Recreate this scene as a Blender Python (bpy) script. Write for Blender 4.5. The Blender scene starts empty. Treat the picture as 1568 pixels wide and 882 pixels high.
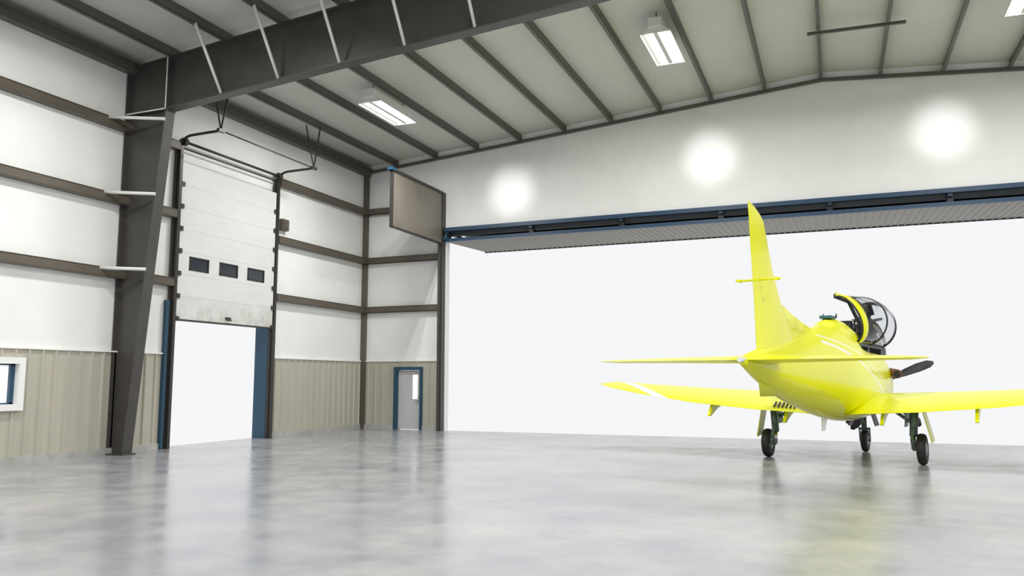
import bpy, math, random
from mathutils import Vector, Matrix
random.seed(4)
sc=bpy.context.scene
sc.view_settings.view_transform='Standard'
sc.view_settings.look='None'

# ---------------------------------------------------------------- materials
def mat(name,col,rough=.5,metal=0.,coat=0.,noise=None,bump=None,spec=.5,emis=None):
    m=bpy.data.materials.new(name); m.use_nodes=True
    nt=m.node_tree; b=nt.nodes['Principled BSDF']
    b.inputs['Base Color'].default_value=(*col,1)
    b.inputs['Roughness'].default_value=rough
    b.inputs['Metallic'].default_value=metal
    b.inputs['Coat Weight'].default_value=coat
    b.inputs['Coat Roughness'].default_value=.05
    b.inputs['Specular IOR Level'].default_value=spec
    if emis:
        b.inputs['Emission Color'].default_value=(*emis[0],1); b.inputs['Emission Strength'].default_value=emis[1]
    tc=nt.nodes.new('ShaderNodeTexCoord')
    if noise:
        sx,amt,detail=noise[0],noise[1],noise[2]
        mp=nt.nodes.new('ShaderNodeMapping'); mp.inputs['Scale'].default_value=sx
        n=nt.nodes.new('ShaderNodeTexNoise'); n.inputs['Scale'].default_value=1; n.inputs['Detail'].default_value=detail; n.inputs['Roughness'].default_value=.6
        cr=nt.nodes.new('ShaderNodeValToRGB')
        cr.color_ramp.elements[0].position=.3; cr.color_ramp.elements[1].position=.7
        cr.color_ramp.elements[0].color=(*[c*(1-amt) for c in col],1)
        cr.color_ramp.elements[1].color=(*[min(1,c*(1+amt)) for c in col],1)
        nt.links.new(tc.outputs['Object'],mp.inputs[0]); nt.links.new(mp.outputs[0],n.inputs['Vector'])
        nt.links.new(n.outputs['Fac'],cr.inputs[0]); nt.links.new(cr.outputs[0],b.inputs['Base Color'])
    if bump:
        n2=nt.nodes.new('ShaderNodeTexNoise'); n2.inputs['Scale'].default_value=bump[0]; n2.inputs['Detail'].default_value=4
        bp=nt.nodes.new('ShaderNodeBump'); bp.inputs['Strength'].default_value=bump[1]; bp.inputs['Distance'].default_value=.02
        nt.links.new(tc.outputs['Object'],n2.inputs['Vector']); nt.links.new(n2.outputs['Fac'],bp.inputs['Height']); nt.links.new(bp.outputs[0],b.inputs['Normal'])
    return m

M={}
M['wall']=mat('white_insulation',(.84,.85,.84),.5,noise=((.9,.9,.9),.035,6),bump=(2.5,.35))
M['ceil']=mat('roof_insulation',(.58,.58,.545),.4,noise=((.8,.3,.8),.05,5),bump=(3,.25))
M['tan']=mat('tan_metal_panel',(.46,.435,.365),.5,noise=((2,2,.4),.05,4))
M['curb']=mat('curb_concrete',(.42,.42,.40),.8,noise=((3,3,3),.2,5))
M['steel']=mat('primer_steel',(.060,.055,.050),.42,noise=((2,2,2),.12,5),bump=(8,.08))
M['girt']=mat('girt_steel',(.105,.089,.068),.45,noise=((1,1,4),.12,5))
M['purlin']=mat('purlin_steel',(.10,.094,.082),.45,noise=((3,.6,3),.1,4))
M['brace']=mat('white_brace',(.75,.75,.73),.4)
M['track']=mat('dark_track_steel',(.05,.045,.04),.4,metal=.3)
M['blue']=mat('blue_frame_paint',(.016,.065,.115),.4)
M['navy']=mat('navy_frame_paint',(.024,.062,.12),.4)
M['odoor']=mat('door_white_steel',(.68,.69,.68),.4,noise=((1.2,1.2,3),.04,6))
M['glassdark']=mat('dark_glazing',(.03,.035,.045),.15)
M['rubber']=mat('black_rubber',(.02,.02,.02),.6)
M['doorgrey']=mat('door_grey',(.52,.53,.54),.4)
M['winlight']=mat('glowing_daylight_pane',(.9,.9,.9),.2,emis=((1,1,1),.6))  # pane glows by itself, its emission stands in for daylight outside
M['fix']=mat('fixture_white',(.85,.85,.84),.3)
M['tube']=mat('fluorescent_tube',(1,1,1),.3,emis=((1,1,.97),5))
M['reflector']=mat('white_reflector',(.6,.6,.58),.3)
M['panel']=mat('grey_side_panel',(.20,.175,.145),.35,noise=((1,1,1),.15,4))
M['soffit']=mat('soffit_panel',(.22,.205,.18),.5)
M['gap']=mat('gap_shade_grey',(.09,.10,.115),.5)  # shade of the gap between the door tubes, put into the colour
M['white']=mat('white_paint',(.85,.85,.84),.4)
M['dark']=mat('cockpit_black',(.015,.015,.02),.5)
M['gear']=mat('gear_green_grey',(.16,.23,.20),.4,metal=.2)
M['chrome']=mat('oleo_chrome',(.7,.7,.7),.15,metal=1)
M['exh']=mat('exhaust_bronze',(.28,.12,.06),.35,metal=.8)
M['hub']=mat('wheel_hub',(.35,.38,.38),.4,metal=.5)
M['box']=mat('switchbox_brown',(.10,.085,.065),.5)
M['teal']=mat('seat_teal',(.03,.15,.17),.4)
M['lens']=mat('nav_light_lens',(.8,.82,.85),.1,metal=.3)

def dirty_door():
    m=M['odoor']; nt=m.node_tree; b=nt.nodes['Principled BSDF']
    src=b.inputs['Base Color'].links[0].from_socket
    tc=nt.nodes.new('ShaderNodeTexCoord'); sp=nt.nodes.new('ShaderNodeSeparateXYZ'); nt.links.new(tc.outputs['Object'],sp.inputs[0])
    mr=nt.nodes.new('ShaderNodeMapRange'); mr.inputs['From Min'].default_value=3.3; mr.inputs['From Max'].default_value=4.0; mr.inputs['To Min'].default_value=.9; mr.inputs['To Max'].default_value=0
    nt.links.new(sp.outputs[2],mr.inputs['Value'])
    n=nt.nodes.new('ShaderNodeTexNoise'); n.inputs['Scale'].default_value=2.5; n.inputs['Detail'].default_value=8; n.inputs['Roughness'].default_value=.7
    nt.links.new(tc.outputs['Object'],n.inputs['Vector'])
    n2=nt.nodes.new('ShaderNodeMapRange'); n2.inputs['From Min'].default_value=.4; n2.inputs['From Max'].default_value=.65; nt.links.new(n.outputs['Fac'],n2.inputs['Value'])
    mu=nt.nodes.new('ShaderNodeMath'); mu.operation='MULTIPLY'; nt.links.new(mr.outputs[0],mu.inputs[0]); nt.links.new(n2.outputs[0],mu.inputs[1])
    mx=nt.nodes.new('ShaderNodeMix'); mx.data_type='RGBA'; nt.links.new(mu.outputs[0],mx.inputs['Factor']); nt.links.new(src,mx.inputs['A']); mx.inputs['B'].default_value=(.45,.42,.37,1)
    nt.links.new(mx.outputs['Result'],b.inputs['Base Color'])
dirty_door()

def floor_mat():
    m=bpy.data.materials.new('polished_concrete'); m.use_nodes=True; nt=m.node_tree; b=nt.nodes['Principled BSDF']
    tc=nt.nodes.new('ShaderNodeTexCoord')
    def noise(s,d,dist=0):
        n=nt.nodes.new('ShaderNodeTexNoise'); n.inputs['Scale'].default_value=s; n.inputs['Detail'].default_value=d; n.inputs['Roughness'].default_value=.55; n.inputs['Distortion'].default_value=dist
        nt.links.new(tc.outputs['Object'],n.inputs['Vector']); return n
    a=noise(.42,5,.2); c=noise(1.5,5); 
    mx=nt.nodes.new('ShaderNodeMix'); mx.inputs['Factor'].default_value=.4
    nt.links.new(a.outputs['Fac'],mx.inputs['A']); nt.links.new(c.outputs['Fac'],mx.inputs['B'])
    cr=nt.nodes.new('ShaderNodeValToRGB'); e=cr.color_ramp.elements
    e[0].position=.36; e[0].color=(.25,.262,.30,1); e[1].position=.64; e[1].color=(.43,.43,.425,1)
    k=e.new(.49); k.color=(.335,.34,.36,1)
    nt.links.new(mx.outputs['Result'],cr.inputs[0]); nt.links.new(cr.outputs[0],b.inputs['Base Color'])
    rr=nt.nodes.new('ShaderNodeMapRange'); rr.inputs['From Min'].default_value=.3; rr.inputs['From Max'].default_value=.7; rr.inputs['To Min'].default_value=.15; rr.inputs['To Max'].default_value=.27
    nt.links.new(c.outputs['Fac'],rr.inputs['Value']); nt.links.new(rr.outputs[0],b.inputs['Roughness'])
    b.inputs['Specular IOR Level'].default_value=.45
    return m
M['floor']=floor_mat()

YC=(.79,.80,.001)
def yellow_mat(name,stripe=False,wing=False):
    m=mat(name,YC,.28,coat=.22,spec=.25)
    if not (stripe or wing): return m
    nt=m.node_tree; b=nt.nodes['Principled BSDF']
    tc=nt.nodes.new('ShaderNodeTexCoord'); sp=nt.nodes.new('ShaderNodeSeparateXYZ'); nt.links.new(tc.outputs['Object'],sp.inputs[0])
    def mth(op,a,bb=None):
        n=nt.nodes.new('ShaderNodeMath'); n.operation=op
        for i,v in enumerate((a,bb)):
            if v is None: continue
            if isinstance(v,(int,float)): n.inputs[i].default_value=v
            else: nt.links.new(v,n.inputs[i])
        return n.outputs[0]
    X,Y,Z=sp.outputs
    masks=[]
    if stripe:
        for (c0,c1,c2,w) in ((1.95,-.26,-.030,.030),(2.16,-.22,-.028,.015)):
            cur=mth('ADD',mth('ADD',mth('MULTIPLY',Y,c1),c0),mth('MULTIPLY',mth('MULTIPLY',Y,Y),c2))
            masks.append(mth('LESS_THAN',mth('ABSOLUTE',mth('SUBTRACT',Z,cur)),w))
        lim=mth('GREATER_THAN',Y,-2.6)
        tot=mth('MULTIPLY',mth('MAXIMUM',masks[0],masks[1]),lim)
    else:
        cur=mth('SUBTRACT',mth('MULTIPLY',mth('ABSOLUTE',X),.75),3.55)
        tot=mth('MULTIPLY',mth('LESS_THAN',mth('ABSOLUTE',mth('SUBTRACT',Y,cur)),.14),mth('GREATER_THAN',mth('ABSOLUTE',X),3.2))
    mx=nt.nodes.new('ShaderNodeMix'); mx.data_type='RGBA'
    mx.inputs['A'].default_value=(*YC,1); mx.inputs['B'].default_value=(.85,.85,.8,1)
    nt.links.new(tot,mx.inputs['Factor']); nt.links.new(mx.outputs['Result'],b.inputs['Base Color'])
    return m
M['yel']=yellow_mat('yellow_paint'); M['yelf']=yellow_mat('yellow_fuselage_paint',stripe=True); M['yelw']=yellow_mat('yellow_wing_paint',wing=True)

def glass_mat(name,tint=(.9,.92,.93),gl=.12):
    m=bpy.data.materials.new(name); m.use_nodes=True; nt=m.node_tree; nt.nodes.clear()
    o=nt.nodes.new('ShaderNodeOutputMaterial'); t=nt.nodes.new('ShaderNodeBsdfTransparent'); t.inputs[0].default_value=(*tint,1)
    g=nt.nodes.new('ShaderNodeBsdfGlossy'); g.inputs['Roughness'].default_value=.03
    lw=nt.nodes.new('ShaderNodeLayerWeight'); lw.inputs['Blend'].default_value=gl
    mx=nt.nodes.new('ShaderNodeMixShader'); nt.links.new(lw.outputs['Fresnel'],mx.inputs[0]); nt.links.new(t.outputs[0],mx.inputs[1]); nt.links.new(g.outputs[0],mx.inputs[2]); nt.links.new(mx.outputs[0],o.inputs[0])
    return m
M['canopy']=glass_mat('canopy_acrylic',(.76,.78,.80),.2)

# ---------------------------------------------------------------- mesh builder
class MB:
    def __init__(s): s.v=[]; s.f=[]; s.m=[]; s.s=[]; s.mats=[]
    def mi(s,k):
        if k not in s.mats: s.mats.append(k)
        return s.mats.index(k)
    def face(s,idx,k,sm=False): s.f.append(idx); s.m.append(s.mi(k)); s.s.append(sm)
    def box(s,x0,x1,y0,y1,z0,z1,k):
        b=len(s.v); s.v+=[(x,y,z) for z in (z0,z1) for y in (y0,y1) for x in (x0,x1)]
        for q in ((0,2,3,1),(4,5,7,6),(0,1,5,4),(2,6,7,3),(0,4,6,2),(1,3,7,5)): s.face([b+i for i in q],k)
    def beam(s,p0,p1,w,h,k,up=(0,0,1)):
        p0=Vector(p0);p1=Vector(p1);d=(p1-p0).normalized();u=Vector(up)
        if abs(d.dot(u))>.98: u=Vector((0,1,0))
        r=d.cross(u).normalized(); u=r.cross(d).normalized()
        b=len(s.v)
        for p in (p0,p1):
            for a,c in ((-1,-1),(1,-1),(1,1),(-1,1)): s.v.append(tuple(p+r*a*w/2+u*c*h/2))
        for q in ((0,1,2,3),(7,6,5,4),(0,4,5,1),(1,5,6,2),(2,6,7,3),(3,7,4,0)): s.face([b+i for i in q],k)
    def cyl(s,p0,p1,r0,r1,k,n=16,cap=True):
        p0=Vector(p0);p1=Vector(p1);d=(p1-p0).normalized();u=Vector((0,0,1)) if abs(d.z)<.9 else Vector((1,0,0))
        r=d.cross(u).normalized(); u=r.cross(d)
        b=len(s.v)
        for p,rad in ((p0,r0),(p1,r1)):
            for i in range(n):
                a=2*math.pi*i/n; s.v.append(tuple(p+(r*math.cos(a)+u*math.sin(a))*rad))
        for i in range(n): s.face([b+i,b+(i+1)%n,b+n+(i+1)%n,b+n+i],k,True)
        if cap: s.face([b+i for i in range(n)][::-1],k); s.face([b+n+i for i in range(n)],k)
    def tube(s,pts,r,k,n=10):
        for a,c in zip(pts[:-1],pts[1:]): s.cyl(a,c,r,r,k,n)
    def loft(s,rings,k,closed=True,cap=True,sm=True):
        b=len(s.v); n=len(rings[0])
        for R_ in rings: s.v+= [tuple(p) for p in R_]
        for j in range(len(rings)-1):
            for i in range(n if closed else n-1):
                a=b+j*n+i; c=b+j*n+(i+1)%n
                s.face([a,c,c+n,a+n],k,sm)
        if cap and closed:
            s.face([b+i for i in range(n)][::-1],k); s.face([b+(len(rings)-1)*n+i for i in range(n)],k)
    def lathe_x(s,c,prof,k,n=28):
        rings=[[(c[0]+x,c[1]+r*math.cos(2*math.pi*i/n),c[2]+r*math.sin(2*math.pi*i/n)) for i in range(n)] for r,x in prof]
        s.loft(rings,k)
    def prism(s,poly,axis,a0,a1,k):
        b=len(s.v); n=len(poly)
        for a in (a0,a1):
            for p,q in poly:
                c=[p,q]; c.insert(axis,a); s.v.append(tuple(c))
        s.face([b+i for i in range(n)],k); s.face([b+n+i for i in range(n)][::-1],k)
        for i in range(n): s.face([b+i,b+n+i,b+n+(i+1)%n,b+(i+1)%n],k)
    def build(s,name,parent=None,bevel=0):
        me=bpy.data.meshes.new(name); me.from_pydata(s.v,[],s.f)
        for k in s.mats: me.materials.append(M[k])
        for p,mi,sm in zip(me.polygons,s.m,s.s): p.material_index=mi; p.use_smooth=sm
        me.update()
        import bmesh
        bm=bmesh.new(); bm.from_mesh(me); bmesh.ops.recalc_face_normals(bm,faces=bm.faces); bm.to_mesh(me); bm.free()
        o=bpy.data.objects.new(name,me); sc.collection.objects.link(o)
        if parent: o.parent=parent
        if bevel:
            b=o.modifiers.new('bev','BEVEL'); b.width=bevel; b.segments=2; b.limit_method='ANGLE'
        return o
def empty(name,loc=(0,0,0),rz=0):
    e=bpy.data.objects.new(name,None); e.location=loc; e.rotation_euler=(0,0,rz); sc.collection.objects.link(e); return e

XW=-15.6; YW=24.4; YB=-4.0; XR=15.6
def zr(x,base=10.72): return base-.0825*abs(x)

# ---------------------------------------------------------------- shell
b=MB(); b.box(XW-.45,XR+.3,YB,YW+.12,-.2,0,'floor'); b.build('floor')

DY0,DY1,DZ=15.45,19.25,4.2
WY0,WY1,WZ0,WZ1=9.9,11.42,1.2,2.04
b=MB()
t=XW-.45
for (y0,y1,z0,z1) in ((YB,WY0,0,9.6),(WY0,WY1,0,WZ0),(WY0,WY1,WZ1,9.6),(WY1,DY0,0,9.6),(DY0,DY1,DZ,9.6),(DY1,YW+.3,0,9.6)):
    b.box(t,XW,y0,y1,z0,z1,'wall')
b.build('wall_left')
GX0,GX1,GZ=-12.33,12.33,6.93
PX0,PX1,PZ=-14.22,-13.18,2.08
b=MB()
def rake(x0,x1,z0): b.prism([(x0,z0),(x1,z0),(x1,zr(x1)+.05),(x0,zr(x0)+.05)],1,YW,YW+.3,'wall')
rake(XW,PX0,0); rake(PX0,PX1,PZ); rake(PX1,GX0,0); rake(GX0,0,GZ); rake(0,GX1,GZ); rake(GX1,XR,0)
b.build('wall_back')
b=MB(); b.box(XR,XR+.3,YB,YW+.3,0,9.6,'wall'); b.build('wall_right')
b=MB()
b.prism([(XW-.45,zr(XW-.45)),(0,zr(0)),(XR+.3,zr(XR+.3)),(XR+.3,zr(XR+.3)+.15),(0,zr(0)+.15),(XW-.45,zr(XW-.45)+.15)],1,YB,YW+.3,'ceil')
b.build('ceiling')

def ribbed(mb,p0,p1,z0,z1,nrm,k):
    p0=Vector(p0);p1=Vector(p1);L=(p1-p0).length;d=(p1-p0)/L;n=Vector(nrm)
    pts=[];s_=0
    prof=[(0,.015),(.215,.015),(.235,.055),(.275,.055),(.295,.015)]
    while s_<L:
        for a,h_ in prof:
            if s_+a<=L: pts.append(p0+d*(s_+a)+n*h_)
        s_+=.305
    pts.append(p1+n*.015)
    bb=len(mb.v)
    for z in (z0,z1):
        for p in pts: mb.v.append((p.x,p.y,z))
    m=len(pts)
    for i in range(m-1): mb.face([bb+i,bb+i+1,bb+m+i+1,bb+m+i],k)
WT=2.34
b=MB()
for y0,y1,z0,z1 in ((YB,WY0,.14,WT),(WY0,WY1,.14,WZ0),(WY0,WY1,WZ1,WT),(WY1,DY0-.1,.14,WT),(DY1+.1,YW,.14,WT)):
    ribbed(b,(XW,y0,0),(XW,y1,0),z0,z1,(1,0,0),'tan')
b.build('trim_wainscot_left')
b=MB()
for x0,x1,z0,z1 in ((XW,PX0,.14,WT),(PX0,PX1,PZ,WT),(PX1,GX0-.15,.14,WT)):
    ribbed(b,(x0,YW,0),(x1,YW,0),z0,z1,(0,-1,0),'tan')
b.build('trim_wainscot_back')
b=MB()
for y0,y1 in ((YB,DY0-.1),(DY1+.1,YW)):
    b.box(XW,XW+.07,y0,y1,WT,WT+.035,'white'); 
for x0,x1 in ((XW,GX0-.15),): b.box(x0,x1,YW-.07,YW,WT,WT+.035,'white')
b.build('trim_wainscot_cap')
b=MB()
for y0,y1 in ((YB,DY0-.1),(DY1+.1,YW)): b.box(XW,XW+.06,y0,y1,0,.15,'curb')
b.build('baseboard_left')
b=MB(); b.box(XW,PX0,YW-.06,YW,0,.15,'curb'); b.box(PX1,GX0-.15,YW-.06,YW,0,.15,'curb'); b.build('baseboard_back')

b=MB()
for z in (4.16,5.92,7.70):
    segs=((YB,DY0-.12),(DY1+.12,YW))
    for y0,y1 in segs:
        b.box(XW,XW+.20,y0,y1,z+.09,z+.115,'girt'); b.box(XW+.18,XW+.20,y0,y1,z-.09,z+.1,'girt'); b.box(XW,XW+.03,y0,y1,z-.09,z+.1,'girt'); b.box(XW,XW+.20,y0,y1,z-.1,z-.085,'girt')
    b.box(XW,GX0-.15,YW-.20,YW-.18,z-.1,z+.1,'girt'); b.box(XW,GX0-.15,YW-.2,YW,z+.09,z+.115,'girt'); b.box(XW,GX0-.15,YW-.2,YW,z-.1,z-.085,'girt')
b.build('trim_girts')
b=MB()
b.box(XW,XW+.22,YB,YW,9.06,9.30,'purlin'); b.box(XW,XW+.30,YB,YW,9.28,9.31,'purlin')
b.box(XW,XW+.16,YW-.16,YW,0,9.3,'girt')
for x0,x1 in ((XW,0),(0,XR)):
    b.beam((x0,YW-.06,zr(x0,10.47)),(x1,YW-.06,zr(x1,10.47)),.12,.09,'purlin')
b.build('trim_eave_and_corner')

b=MB()
for k in range(-9,10):
    x=k*1.585; z=zr(x,10.50)
    b.box(x-.012,x+.012,YB,YW,z,z+.23,'purlin')
    b.box(x-.075,x+.012,YB,YW,z-.012,z+.012,'purlin'); b.box(x-.075,x-.062,YB,YW,z,z+.03,'purlin')
b.beam((-.3,20.7,10.40),(1.95,20.7,10.34),.07,.07,'purlin')
b.build('roof_purlins')

def frame(Y,name):
    e=empty(name)
    for sg in (-1,1):
        b=MB(); 
        def pr(poly,y0,y1,k='steel'): b.prism([(sg*p,q) for p,q in poly],1,y0,y1,k)
        xo=15.58
        zt=lambda x: zr(x,10.49)
        zb=lambda x: 9.12-.0757*x
        zk=zb(14.28)
        pr([(xo,0),(15.1,0),(14.3,zk),(xo,zk)],Y-.01,Y+.01)
        b.beam((sg*15.1,Y,0),(sg*14.3,Y,zk),.28,.03,'steel',up=(sg,0,0))
        b.beam((sg*15.56,Y,0),(sg*15.56,Y,zt(15.5)),.28,.03,'steel',up=(sg,0,0))
        b.box(min(sg*15.6,sg*15.0),max(sg*15.6,sg*15.0),Y-.18,Y+.18,0,.03,'steel')
        pr([(xo,zk),(14.3,zk),(14.3,zt(14.3)),(xo,zt(xo))],Y-.01,Y+.01)
        pr([(14.3,zk),(0,zb(0)),(0,zt(0)),(14.3,zt(14.3))],Y-.01,Y+.01)
        b.beam((sg*14.3,Y,zk),(0,Y,zb(0)),.28,.03,'steel')
        b.beam((sg*xo,Y,zt(xo)-.02),(0,Y,zt(0)-.02),.28,.03,'steel')
        b.build('rafter_and_column',e)
        b=MB()
        b.box(min(sg*14.27,sg*14.33),max(sg*14.27,sg*14.33),Y-.15,Y+.15,zk-.05,zt(14.3)-.03,'steel')
        b.box(min(sg*14.285,sg*14.315),max(sg*14.285,sg*14.315),Y-.155,Y-.15,zk-.02,zt(14.3)-.03,'brace')
        b.box(min(sg*14.35,sg*xo),max(sg*14.35,sg*xo),Y-.13,Y+.13,zk-.02,zk+.01,'steel')
        b.box(min(sg*14.35,sg*xo),max(sg*14.35,sg*xo),Y-.14,Y-.13,zk-.02,zk+.01,'brace')
        for k in range(4,9):
            x=k*1.585
            b.cyl((sg*x,Y-.12,zb(x)+.02),(sg*(x+.0),Y-1.0,zr(x,10.5)+.02),.035,.035,'brace',8)
        for z in (7.78,6.0,4.24):
            xi=15.1-.8*z/zk
            b.cyl((sg*(xi-.02),Y-.13,z),(sg*15.42,Y-.72,z),.04,.04,'brace',8)
        b.build('flange_braces',e)
frame(13.85,'steel_portal_frame')
frame(3.6,'steel_portal_frame.001')

# ---------------------------------------------------------------- overhead door
e=empty('sectional_overhead_door')
b=MB()
xf=XW+.10
n=7; z0=3.25; hh=(7.32-z0)/n
for i in range(n):
    a=z0+i*hh
    ys=[DY0+.02,DY1-.02]
    if i==2:
        wz0,wz1=a+.12,a+.48
        wins=[(15.85,16.55),(16.95,17.67),(18.07,18.79)]
        b.box(xf,xf+.05,ys[0],ys[1],a,wz0,'odoor'); b.box(xf,xf+.05,ys[0],ys[1],wz1,a+hh-.01,'odoor')
        prev=ys[0]
        for w0,w1 in wins+[(ys[1],ys[1])]:
            b.box(xf,xf+.05,prev,w0,wz0,wz1,'odoor'); prev=w1
        for w0,w1 in wins:
            b.box(xf+.01,xf+.045,w0,w1,wz0,wz1,'glassdark')
            for q in ((w0,w0+.04,wz0,wz1),(w1-.04,w1,wz0,wz1),(w0,w1,wz0,wz0+.035),(w0,w1,wz1-.035,wz1)): b.box(xf,xf+.065,*q,'rubber')
    else: b.box(xf,xf+.05,ys[0],ys[1],a,a+hh-.01,'odoor')
    b.box(xf,xf+.045,ys[0],ys[1],a+hh-.012,a+hh+.001,'odoor')
    for y in (DY0+.06,DY1-.06):
        b.box(xf+.05,xf+.09,y-.05,y+.05,a-.06,a+.06,'track')
b.box(xf,xf+.05,DY0,DY1,z0-.05,z0,'track')
b.box(xf+.05,xf+.08,17.25,17.45,z0+.1,z0+.16,'track'); b.cyl((xf+.1,17.25,z0+.08),(xf+.1,17.45,z0+.08),.015,.015,'track',8)
b.build('door_sections',e)
b=MB()
xt=XW+.13
for y in (DY0-.05,DY1+.05):
    b.box(XW+.04,xt+.06,y-.045,y+.045,0,7.75,'track')
    b.box(XW+.04,XW+.10,y-.09,y+.09,0,7.6,'track')
    pts=[(xt,y,7.7)]
    for i in range(1,8):
        a=math.pi/2*i/7; pts.append((xt+.35*(1-math.cos(a)),y,7.7+.27*math.sin(a)))
    pts.append((XW+1.45,y,7.98)); b.tube(pts,.035,'track')
b.cyl((XW+.2,DY0-.15,7.84),(XW+.2,DY1+.15,7.84),.035,.035,'track'); b.cyl((XW+.15,DY0,7.68),(XW+.15,DY1,7.68),.02,.02,'track')
for y in (DY0,DY1):
    b.cyl((XW+.2,y-.06,7.84),(XW+.2,y+.06,7.84),.1,.1,'track')
b.cyl((XW+1.42,DY0-.05,7.98),(XW+1.42,DY1+.05,7.98),.018,.018,'track')
for y in (DY0-.05,DY1+.05):
    b.beam((XW+1.42,y,7.98),(XW+1.1,y+.0,9.35),.04,.02,'track'); b.beam((XW+1.42,y,7.98),(XW+1.36,y+.35,9.35),.04,.02,'track')
    b.beam((XW+1.42,y-.1,7.98),(XW+1.42,y+.12,7.98),.08,.08,'track')
b.build('tracks_and_shaft',e)
b=MB()
b.box(XW-.44,XW+.02,DY1-.03,DY1+.02,0,DZ,'blue'); b.box(XW-.44,XW+.02,DY0-.02,DY0+.03,0,DZ,'blue'); b.box(XW-.44,XW+.02,DY0,DY1,DZ-.03,DZ+.02,'blue')
b.box(XW+.02,XW+.12,DY0-.24,DY0-.16,0,3.7,'blue')
b.build('trim_door_jamb')
b=MB(); b.box(XW+.02,XW+.16,19.55,19.87,6.25,6.6,'box'); b.box(XW+.16,XW+.19,19.6,19.8,6.32,6.52,'box'); b.cyl((XW+.05,19.5,6.1),(XW+.05,19.5,6.3),.02,.02,'box'); b.build('electrical_junction_box',bevel=.02)

e=empty('window_1')
b=MB()
y0,y1,z0,z1=WY0-.1,WY1+.13,WZ0-.12,WZ1+.12
for q in ((y0,y1,z1-.13,z1),(y0,y1,z0,z0+.13),(y1-.13,y1,z0+.13,z1-.13),(y0,y0+.13,z0+.13,z1-.13)): b.box(XW,XW+.12,*q,'white')
for q in ((WY0,WY1,WZ1-.04,WZ1),(WY0,WY1,WZ0,WZ0+.04),(WY1-.09,WY1,WZ0,WZ1),(WY0,WY0+.06,WZ0,WZ1)): b.box(XW-.09,XW-.02,*q,'blue')
b.box(XW-.12,XW-.09,WY0,WY1,WZ0,WZ1,'winlight')
b.build('frame',e)

e=empty('door_1')
b=MB()
b.box(-14.26,-14.14,YW-.1,YW+.2,0,2.15,'blue'); b.box(-13.24,-13.15,YW-.1,YW+.2,0,2.15,'blue'); b.box(-14.14,-13.24,YW-.1,YW+.2,2.04,2.15,'blue')
b.build('frame',e)
b=MB()
x0,x1=-14.13,-13.25; yd=YW+.02
wx0,wx1,wz0,wz1=-13.57,-13.36,1.05,1.88
for q in ((x0,wx0,0.02,2.03),(wx1,x1,0.02,2.03),(wx0,wx1,.02,wz0),(wx0,wx1,wz1,2.03)): b.box(q[0],q[1],yd,yd+.05,q[2],q[3],'doorgrey')
b.box(wx0,wx1,yd+.02,yd+.03,wz0,wz1,'winlight')
for q in ((wx0-.03,wx0,wz0-.03,wz1+.03),(wx1,wx1+.03,wz0-.03,wz1+.03),(wx0,wx1,wz0-.03,wz0),(wx0,wx1,wz1,wz1+.03)): b.box(q[0],q[1],yd-.015,yd,q[2],q[3],'doorgrey')
b.cyl((-13.34,yd,.98),(-13.34,yd-.06,.98),.025,.025,'chrome'); b.beam((-13.34,yd-.06,.98),(-13.46,yd-.06,.98),.02,.02,'chrome')
b.cyl((-13.34,yd,1.1),(-13.34,yd-.02,1.1),.03,.03,'chrome')
b.build('leaf',e)

# ---------------------------------------------------------------- big bifold hangar door
e=empty('bifold_hangar_door')
b=MB()
Y0,Y1=YW+.0,YW+3.35
b.box(GX0,GX1,YW-.12,YW+.02,6.80,6.93,'navy')
b.box(GX0,GX1,YW+.3,Y1,6.90,6.98,'soffit')
b.box(GX0,GX1,YW+.16,YW+.22,6.66,6.92,'gap')  # strip across the gap, coloured as its shade
b.box(GX0,GX1,Y1-.1,Y1,6.66,6.98,'navy')
x=GX0
while x<GX1:
    b.box(x,x+.12,YW-.05,Y1,6.72,6.80,'navy'); b.beam((x+.06,YW+.1,6.78),(x+.06,YW+.1,6.5),.16,.1,'dark'); x+=3.08
b.build('upper_leaf',e)
b=MB()
b.box(GX0,GX1,YW-.14,YW-.02,6.43,6.54,'navy')
rib=.2; xs=GX0
prof=[]
while xs<GX1:
    prof+= [(xs,0),(xs+.14,0),(xs+.155,-.025),(xs+.185,-.025)]; xs+=rib
bb=len(b.v)
for (yy,zz) in ((YW-.02,6.45),(Y1,6.60)):
    for (px,pz) in prof: b.v.append((px,yy,zz+pz))
m=len(prof)
for i in range(m-1): b.face([bb+i,bb+i+1,bb+m+i+1,bb+m+i],'soffit')
b.prism([(YW-.02,6.46),(Y1,6.62),(Y1,6.66),(YW-.02,6.50)],0,GX0,GX1,'gap')
b.box(GX0,GX1,Y1-.02,Y1+.03,6.56,6.66,'dark')
b.build('lower_leaf',e)
b=MB()
b.box(GX0-.15,GX0-.01,YW-.26,YW+.1,0,8.17,'track')
b.box(GX0-.16,GX0-.06,YW-.29,YW-.24,0,8.19,'steel')
b.box(GX1,GX1+.15,YW-.26,YW+.1,0,8.17,'track')
b.box(GX0-.1,GX0+.16,YW-.2,YW-.05,6.5,6.62,'blue')
b.build('jamb_posts',e)
b=MB()
b.box(GX0-.10,GX0-.04,20.83,YW-.26,6.36,8.12,'panel')
b.box(GX0-.14,GX0+.0,20.75,YW-.2,8.10,8.18,'track'); b.box(GX0-.16,GX0+.02,20.70,20.98,8.12,8.20,'blue')
b.box(GX0-.12,GX0-.02,20.80,20.86,6.36,8.12,'track'); b.box(GX0-.12,GX0-.02,20.83,YW-.26,6.34,6.39,'track')
b.build('side_panel',e)

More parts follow.
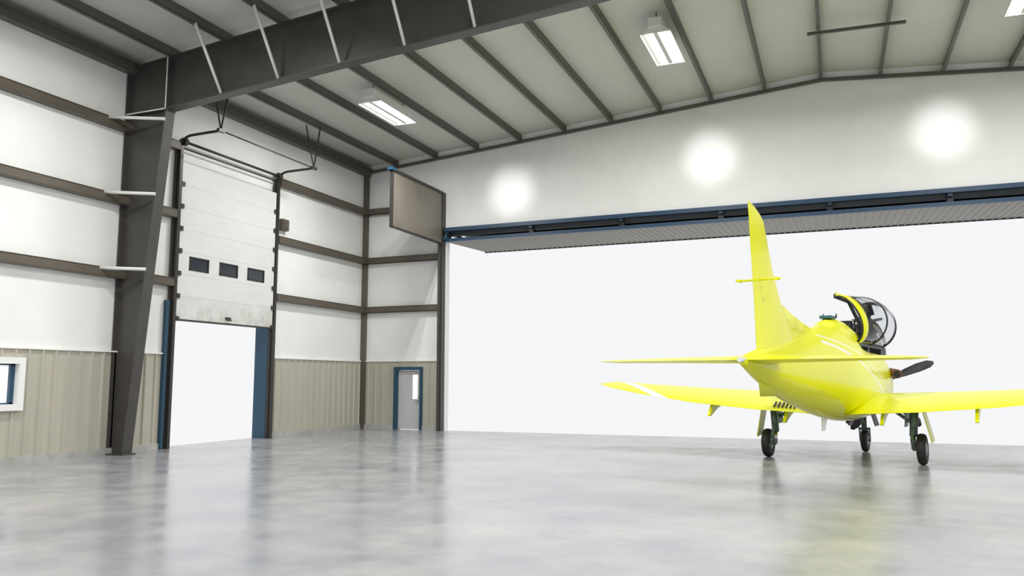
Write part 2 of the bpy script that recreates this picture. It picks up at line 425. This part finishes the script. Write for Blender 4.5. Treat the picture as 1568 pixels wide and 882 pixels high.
# ---------------------------------------------------------------- ceiling fixtures
def fixture(i,x,y):
    z=zr(x,10.5)-.35
    nm='ceiling_light' if i==0 else 'ceiling_light.%03d'%i
    e=empty(nm,(x,y,z)); 
    b=MB()
    L=1.0;W=.36
    b.box(-.16,.16,-L-.05,L+.05,.12,.34,'fix')
    for sg in (-1,1):
        b.prism([(sg*.16,.14),(sg*.16,.11),(sg*W,-.04),(sg*W,-.0)],1,-L,L,'reflector')
    b.box(-.16,.16,-L,L,.10,.12,'reflector')
    for sg in (-1,1): b.prism([(-W,-.03),(W,-.03),(.16,.14),(-.16,.14)],1,sg*L-.01,sg*L+.01,'fix')
    b.box(-.05,.05,-L,L,-.02,.11,'reflector')
    b.build('housing',e)
    b=MB()
    for xx in (-.17,.17):
        b.cyl((xx,-L+.08,.04),(xx,L-.08,.04),.05,.05,'tube')
    b.build('tubes',e)
    b=MB()
    for yy in (-.8,.8): b.cyl((0,yy,.34),(0,yy,.56),.012,.012,'track')
    b.build('hangers',e)
    for xx in (-.17,.17):
        ld=bpy.data.lights.new('lamp','AREA'); ld.shape='RECTANGLE'; ld.size=.09; ld.size_y=1.84; ld.energy=185; ld.color=(1,.99,.965)
        lo=bpy.data.objects.new('lamp',ld); lo.location=(xx,0,-.015); lo.parent=e; sc.collection.objects.link(lo)
i=0
for y in (18.9,9.4,0.5):
    for x in (-11.4,-3.6,4.2,11.6):
        fixture(i,x,y); i+=1
for i,(x,z) in enumerate(((-9.9,8.0),(-3.3,8.5),(3.05,8.6),(9.6,8.2))):  # unseen spots without fixtures, added to make round glows on the far wall
    ld=bpy.data.lights.new('added_wall_spot','SPOT'); ld.energy=230; ld.spot_size=math.radians(38); ld.spot_blend=1; ld.shadow_soft_size=.25
    lo=bpy.data.objects.new('added_wall_glow_spot',ld); lo.location=(x,YW-3.2,z); lo.rotation_euler=(math.radians(90),0,0); sc.collection.objects.link(lo)

# ---------------------------------------------------------------- aircraft
A=empty('turboprop_trainer_airplane',(.05,18.64,0),math.radians(-12))
def interp(tab,y):
    n=len(tab)
    if y<=tab[0][0]: return list(tab[0][1:])
    if y>=tab[-1][0]: return list(tab[-1][1:])
    for i in range(n-1):
        a,c=tab[i],tab[i+1]
        if a[0]<=y<=c[0]:
            p=tab[max(i-1,0)]; q=tab[min(i+2,n-1)]
            h=c[0]-a[0]; t=(y-a[0])/h; r=[]
            for k in range(1,len(a)):
                ma=(c[k]-p[k])/(c[0]-p[0]) if i>0 else (c[k]-a[k])/h
                mc=(q[k]-a[k])/(q[0]-a[0]) if i+2<n else (c[k]-a[k])/h
                r.append((2*t**3-3*t*t+1)*a[k]+(t**3-2*t*t+t)*h*ma+(-2*t**3+3*t*t)*c[k]+(t**3-t*t)*h*mc)
            return r
FT=[(-6.45,2.05,1.93,.05),(-5.9,2.15,1.76,.12),(-5.3,2.23,1.60,.18),(-4.3,2.38,1.38,.29),(-3,2.58,1.17,.41),(-1.8,2.76,1.0,.51),(-.7,2.90,.88,.58),(.0,2.86,.83,.61),(.6,2.68,.81,.62),(1.5,2.60,.82,.62),(2.8,2.58,.86,.60),(3.5,2.48,.95,.54),(4.2,2.22,1.08,.45),(4.75,1.96,1.26,.32)]
rings=[]; N=48
yy=-6.45
while yy<=4.76:
    zt,zb_,w=interp(FT,yy)
    zc=(zt+zb_)/2-(zt-zb_)*.05; r=[]
    for i in range(N):
        a=2*math.pi*(i+.5)/N; c,s_=math.cos(a),math.sin(a)
        ex=2/2.2
        X=w*math.copysign(abs(c)**ex,c)
        hu=(zt-zc) if s_>0 else (zc-zb_)
        Z=zc+hu*math.copysign(abs(s_)**ex,s_)
        X*= 1-.22*max(0,s_)**1.5
        r.append((X,yy,Z))
    rings.append(r); yy+=.14
b=MB(); b.mi('yelf'); b.mi('dark'); b.loft(rings,'yelf'); fus=b.build('fuselage',A)
b=MB(); b.mi('yelf'); b.mi('dark'); b.box(-.40,.40,.35,3.05,1.95,3.3,'dark'); cut=b.build('cutter')
bo=fus.modifiers.new('b','BOOLEAN'); bo.object=cut; bo.operation='DIFFERENCE'; bo.solver='EXACT'
fus.parent=None; bpy.context.view_layer.update()
dg=bpy.context.evaluated_depsgraph_get(); me=bpy.data.meshes.new_from_object(fus.evaluated_get(dg)); fus.modifiers.clear(); fus.data=me; fus.parent=A
bpy.data.objects.remove(cut)

def airfoil(yLE,yTE,zLE,zTE,x,th,n=14,vert=False):
    c=yLE-yTE; up=[]
    for i in range(n+1):
        t=(1-math.cos(math.pi*i/n))/2
        h_=5*th*(.2969*math.sqrt(t)-.126*t-.3516*t*t+.2843*t**3-.1036*t**4)*c
        y=yLE-t*c; z=zLE+(zTE-zLE)*t
        up.append((y,z,h_)); 
    pts=[]
    if vert:
        for y,z,h_ in up: pts.append((h_,y,x+(z)))
        for y,z,h_ in up[::-1][1:-1]: pts.append((-h_,y,x+z))
    else:
        for y,z,h_ in up: pts.append((x,y,z+h_*1.1))
        for y,z,h_ in up[::-1][1:-1]: pts.append((x,y,z-h_*.8))
    return pts
b=MB()
for sg in (-1,1):
    secs=[(.2,2.1,-.95,1.20,.98,.15),(.6,1.95,-.9,1.24,1.02,.14),(1.6,1.65,-.85,1.30,1.07,.14),(3.0,1.30,-.75,1.40,1.19,.13),(4.4,.95,-.65,1.51,1.38,.12),(5.1,.72,-.58,1.58,1.50,.11),(5.4,.45,-.52,1.62,1.57,.10),(5.52,.1,-.45,1.63,1.61,.06)]
    b.loft([airfoil(a[1],a[2],a[3],a[4],sg*a[0],a[5]) for a in secs],'yelw')
b.build('wing',A)
b=MB()
for sg in (-1,1):
    secs=[(.0,-5.1,-6.35,2.02,2.0,.12),(.3,-5.2,-6.4,2.02,2.0,.11),(1.5,-5.5,-6.4,2.02,2.0,.10),(2.2,-5.75,-6.38,2.01,2.0,.10),(2.42,-5.95,-6.36,2.01,2.0,.08),(2.48,-6.2,-6.36,2.0,2.0,.04)]
    b.loft([airfoil(a[1],a[2],a[3],a[4],sg*a[0],a[5]) for a in secs],'yel')
b.cyl((0,-6.4,2.0),(0,-6.56,2.0),.055,.035,'lens')
b.build('tailplane',A)
b=MB()
def fr(z,le,te,th,tip=0):
    return airfoil(le,te,tip,0,z,th,vert=True)
secs=[(1.44,-4.75,-5.60,.13),(1.75,-4.5,-5.68,.12),(2.3,-3.6,-5.72,.10),(2.5,-3.55,-5.72,.085),(2.62,-3.75,-5.73,.085),(2.8,-4.02,-5.74,.085),(3.0,-4.27,-5.75,.09),(3.5,-4.68,-5.80,.09),(4.0,-4.95,-5.85,.09),(4.3,-5.1,-5.87,.085)]
rings=[fr(z,l_,t_,h_) for z,l_,t_,h_ in secs]
rings.append(fr(4.44,-5.25,-5.89,.06,-.05)); rings.append(fr(4.53,-5.55,-5.9,.03,-.04))
b.loft(rings,'yel')
b.loft([[(-w,y,2.2),(-w*.3,y,zt),(w*.3,y,zt),(w,y,2.2)] for y,zt,w in ((-2.3,2.66,.2),(-3.0,2.76,.12),(-3.6,2.86,.09),(-4.15,2.98,.07),(-4.6,3.0,.05))],'yel')
b.cyl((-.36,-5.5,3.30),(.36,-5.5,3.30),.018,.018,'yel',8)
for s_ in (-1,1): b.cyl((s_*.30,-5.55,3.30),(s_*.30,-5.38,3.30),.03,.015,'yel',8)
b.build('fin_and_rudder',A)

b=MB()
b.loft([[(w*math.cos(a),y,2.55+ (zt-2.55)*math.sin(a)) for a in [math.pi*i/12 for i in range(13)]] for y,zt,w in ((-1.7,2.7,.2),(-1.2,2.90,.28),(-.7,2.99,.34),(-.2,2.98,.38),(.36,2.86,.40))],'yel',closed=False)
b.box(-.12,.12,-.95,-.55,2.97,3.03,'teal')
b.box(-.22,.22,.12,.35,2.84,2.93,'dark')
for sx in (-.12,.14): b.cyl((sx,-.6,3.0),(sx,-.6,3.09),.02,.01,'dark',8)
b.prism([(3.0,2.5),(3.15,2.62),(3.75,2.42),(3.75,2.2),(3.0,2.2)],0,-.38,.38,'dark')
b.build('decking',A)

b=MB()
for ys in (.85,2.2):
    b.box(-.26,.26,ys-.1,ys+.1,1.95,2.85,'dark'); b.box(-.18,.18,ys-.13,ys+.12,2.8,3.02,'dark'); b.box(-.26,.26,ys,ys+.5,1.95,2.25,'dark')
    b.box(-.14,.14,ys+.1,ys+.16,2.3,2.75,'teal')
    for s_ in (-.2,.2): b.cyl((s_,ys-.08,2.7),(s_,ys-.08,3.06),.02,.02,'chrome',8)
b.box(-.38,.38,1.35,1.5,2.1,2.62,'dark')
b.build('ejection_seats',A,bevel=.02)

def arc(y,w,hh_,zb0,n=16,cx=0): return [(cx+w*math.cos(math.pi*i/n),y,zb0+hh_*math.sin(math.pi*i/n)) for i in range(n+1)]
b=MB()
b.loft([arc(3.05,.47,.72,2.52),arc(3.4,.44,.52,2.50),arc(3.75,.38,.26,2.42),arc(4.0,.3,.04,2.33)],'canopy',closed=False)
b.build('windscreen',A)
b=MB(); b.tube(arc(3.05,.48,.73,2.52),.025,'dark'); b.build('windscreen_arch',A)

hx,hz=.38,2.48; phi=math.radians(68); W=1.17
def cp(px,y,pz):
    return (hx+px*math.cos(phi)+pz*math.sin(phi), y, hz-px*math.sin(phi)+pz*math.cos(phi))
def carc(y,w,hgt,n=20,off=0):
    return [cp(-W/2+(w/2+off)*math.cos(math.pi*i/n),y,(hgt+off)*math.sin(math.pi*i/n)) for i in range(n+1)]
CT=[(.25,1.12,.30),(.8,1.15,.50),(1.5,1.17,.63),(2.2,1.17,.66),(3.2,1.14,.56)]
YC0,YC1=.25,3.2
b=MB()
rg=[]
for i in range(16):
    y=YC0+(YC1-YC0)*i/15; w,h_=interp(CT,y); rg.append(carc(y,w,h_))
b.loft(rg,'canopy',closed=False); b.build('canopy_glass',A)
b=MB()
def band(y0,y1,k,off):
    w0,h0=interp(CT,y0); w1,h1=interp(CT,y1)
    a=carc(y0,w0,h0,off=off); c=carc(y1,w1,h1,off=off); a2=carc(y0,w0,h0,off=off-.02); c2=carc(y1,w1,h1,off=off-.02)
    b.loft([a2,a,c,c2,a2],k,closed=False)
band(.25,.44,'yel',.018); band(.19,.60,'dark',-.012)
band(1.5,1.58,'dark',.012); band(3.12,3.2,'dark',.018); band(3.08,3.22,'dark',-.012)
for px in (0,-W):
    b.beam(cp(px*.98,.25,0),cp(px*.98,3.2,0),.05,.09,'dark'); 
b.beam(cp(-W-.01,.25,.03),cp(-W-.01,3.2,.03),.03,.08,'yel')
b.beam(cp(0,1.54,.02),cp(-W,1.54,.02),.07,.07,'dark')
b.beam(cp(-.2,1.0,.05),cp(-.25,1.0,.35),.07,.2,'dark'); b.beam(cp(-.55,1.54,.05),cp(-.55,2.3,.4),.06,.06,'dark')
b.beam(cp(-.8,1.7,.1),cp(-.75,1.7,.4),.06,.25,'dark'); b.beam(cp(-.3,1.7,.05),cp(-.9,2.6,.25),.05,.05,'dark')
b.beam((hx-.15,.6,2.35),cp(-.5,.7,.02),.03,.03,'dark')
b.build('canopy_frame',A)

b=MB()
pc=(0,4.85,1.6)
b.loft([[(r*math.cos(2*math.pi*i/24),y,1.6+r*math.sin(2*math.pi*i/24)) for i in range(24)] for y,r in ((4.72,.30),(4.85,.29),(5.0,.25),(5.15,.18),(5.27,.10),(5.33,.02))],'dark')
for kk in range(5):
    th=math.radians(27-72*kk); d=Vector((math.cos(th),0,math.sin(th))); tt=Vector((-math.sin(th),0,math.cos(th)))
    rs=[]
    for r,ch,tw,th_ in ((.2,.10,60,.07),(.4,.16,50,.05),(.7,.25,38,.03),(1.05,.27,28,.02),(1.3,.22,22,.015),(1.42,.08,20,.01)):
        a=math.radians(tw); cd=tt*math.cos(a)+Vector((0,1,0))*math.sin(a); nn=cd.cross(d)
        sweep=-.05*r*r
        o=Vector(pc)+d*r+tt*sweep
        rs.append([o+cd*ch/2*math.cos(2*math.pi*i/12)+nn*th_/2*math.sin(2*math.pi*i/12) for i in range(12)])
    b.loft(rs,'dark')
b.build('propeller',A)
b=MB()
for sg in (-1,1):
    pts=[(sg*.40,3.75,1.9),(sg*.56,3.6,1.88),(sg*.68,3.3,1.86),(sg*.74,2.85,1.84)]
    b.tube(pts,.105,'exh',16); b.cyl(pts[-1],(sg*.742,2.835,1.84),.085,.085,'dark')
b.build('exhausts',A)
b=MB()
for x in (-2.6,-.95,.95,2.6):
    z=1.02+abs(x)*.06
    b.prism([(-.55,z+.06),(.25,z+.02),(-.35,z-.12),(-.78,z-.28),(-.86,z-.26)],0,x-.03,x+.03,'yel')
b.prism([(-1.6,.99),(-1.25,.95),(-1.5,.70),(-1.62,.70)],0,-.02,.02,'white')
b.cyl((-.1,1.2,.9),(-.1,1.2,.72),.05,.03,'dark')
for i in range(6):
    x=-.78-i*.085
    b.beam((x,-.68,1.10+.006*i),(x-.05,-.28,1.195+.006*i),.035,.012,'dark')
b.build('fairings_and_antennas',A)

def wheel(b,x,y,r,w):
    b.lathe_x((x,y,r),[(r*.62,-w*.45),(r*.8,-w*.5),(r*.94,-w*.42),(r,-w*.18),(r,w*.18),(r*.94,w*.42),(r*.8,w*.5),(r*.62,w*.45)],'rubber')
    b.lathe_x((x,y,r),[(.03,-w*.52),(r*.3,-w*.5),(r*.62,-w*.38),(r*.62,w*.38),(r*.3,w*.5),(.03,w*.52)],'hub')
b=MB()
for sg in (-1,1):
    x=sg*1.55
    wheel(b,x,0,.31,.17)
    b.cyl((x-sg*.16,.05,.55),(x-sg*.12,.1,1.15),.075,.085,'gear'); b.cyl((x-sg*.16,.0,.30),(x-sg*.16,.05,.6),.045,.045,'chrome')
    b.cyl((x-sg*.18,0,.31),(x+sg*.02,0,.31),.045,.045,'gear')
    b.beam((x-sg*.16,-.06,.32),(x-sg*.16,-.22,.5),.05,.04,'gear'); b.beam((x-sg*.16,-.22,.5),(x-sg*.15,-.04,.72),.05,.04,'gear')
    b.cyl((x-sg*.14,.05,.8),(x-sg*.55,.1,1.1),.035,.035,'gear'); b.cyl((x-sg*.14,.1,.75),(x-sg*.14,.55,1.12),.03,.03,'gear')
    b.beam((x+sg*.06,.0,1.1),(x+sg*.20,.05,.46),.40,.02,'yel',up=(sg,0,0))
    b.beam((x-sg*.25,.05,1.08),(x-sg*.28,.05,.75),.4,.02,'gear',up=(sg,0,0))
wheel(b,0,2.61,.26,.15)
b.cyl((0,2.56,.5),(0,2.5,1.0),.06,.07,'gear'); b.cyl((0,2.58,.3),(0,2.56,.6),.04,.04,'chrome')
for s_ in (-1,1):
    b.beam((s_*.11,2.61,.24),(s_*.11,2.58,.54),.03,.07,'gear'); b.beam((s_*.2,2.5,.98),(s_*.3,2.5,.62),.5,.02,'dark',up=(1,0,0))
b.cyl((-.12,2.61,.26),(.12,2.61,.26),.03,.03,'gear'); b.beam((-.13,2.58,.54),(.13,2.58,.54),.06,.06,'gear')
b.cyl((0,2.55,.6),(0,2.0,.95),.03,.03,'gear')
b.build('landing_gear',A)

# ---------------------------------------------------------------- world, camera
w=bpy.data.worlds.new('World'); sc.world=w; w.use_nodes=True
bg=w.node_tree.nodes['Background']; bg.inputs[0].default_value=(.98,.985,1,1); bg.inputs[1].default_value=.94
cd=bpy.data.cameras.new('camera'); cam=bpy.data.objects.new('camera',cd); sc.collection.objects.link(cam)
cd.sensor_width=36; cd.lens=28; cd.clip_end=300
cam.location=(0,0,1.7); cam.rotation_euler=(math.radians(90+6.59),0,math.radians(22))
sc.camera=cam
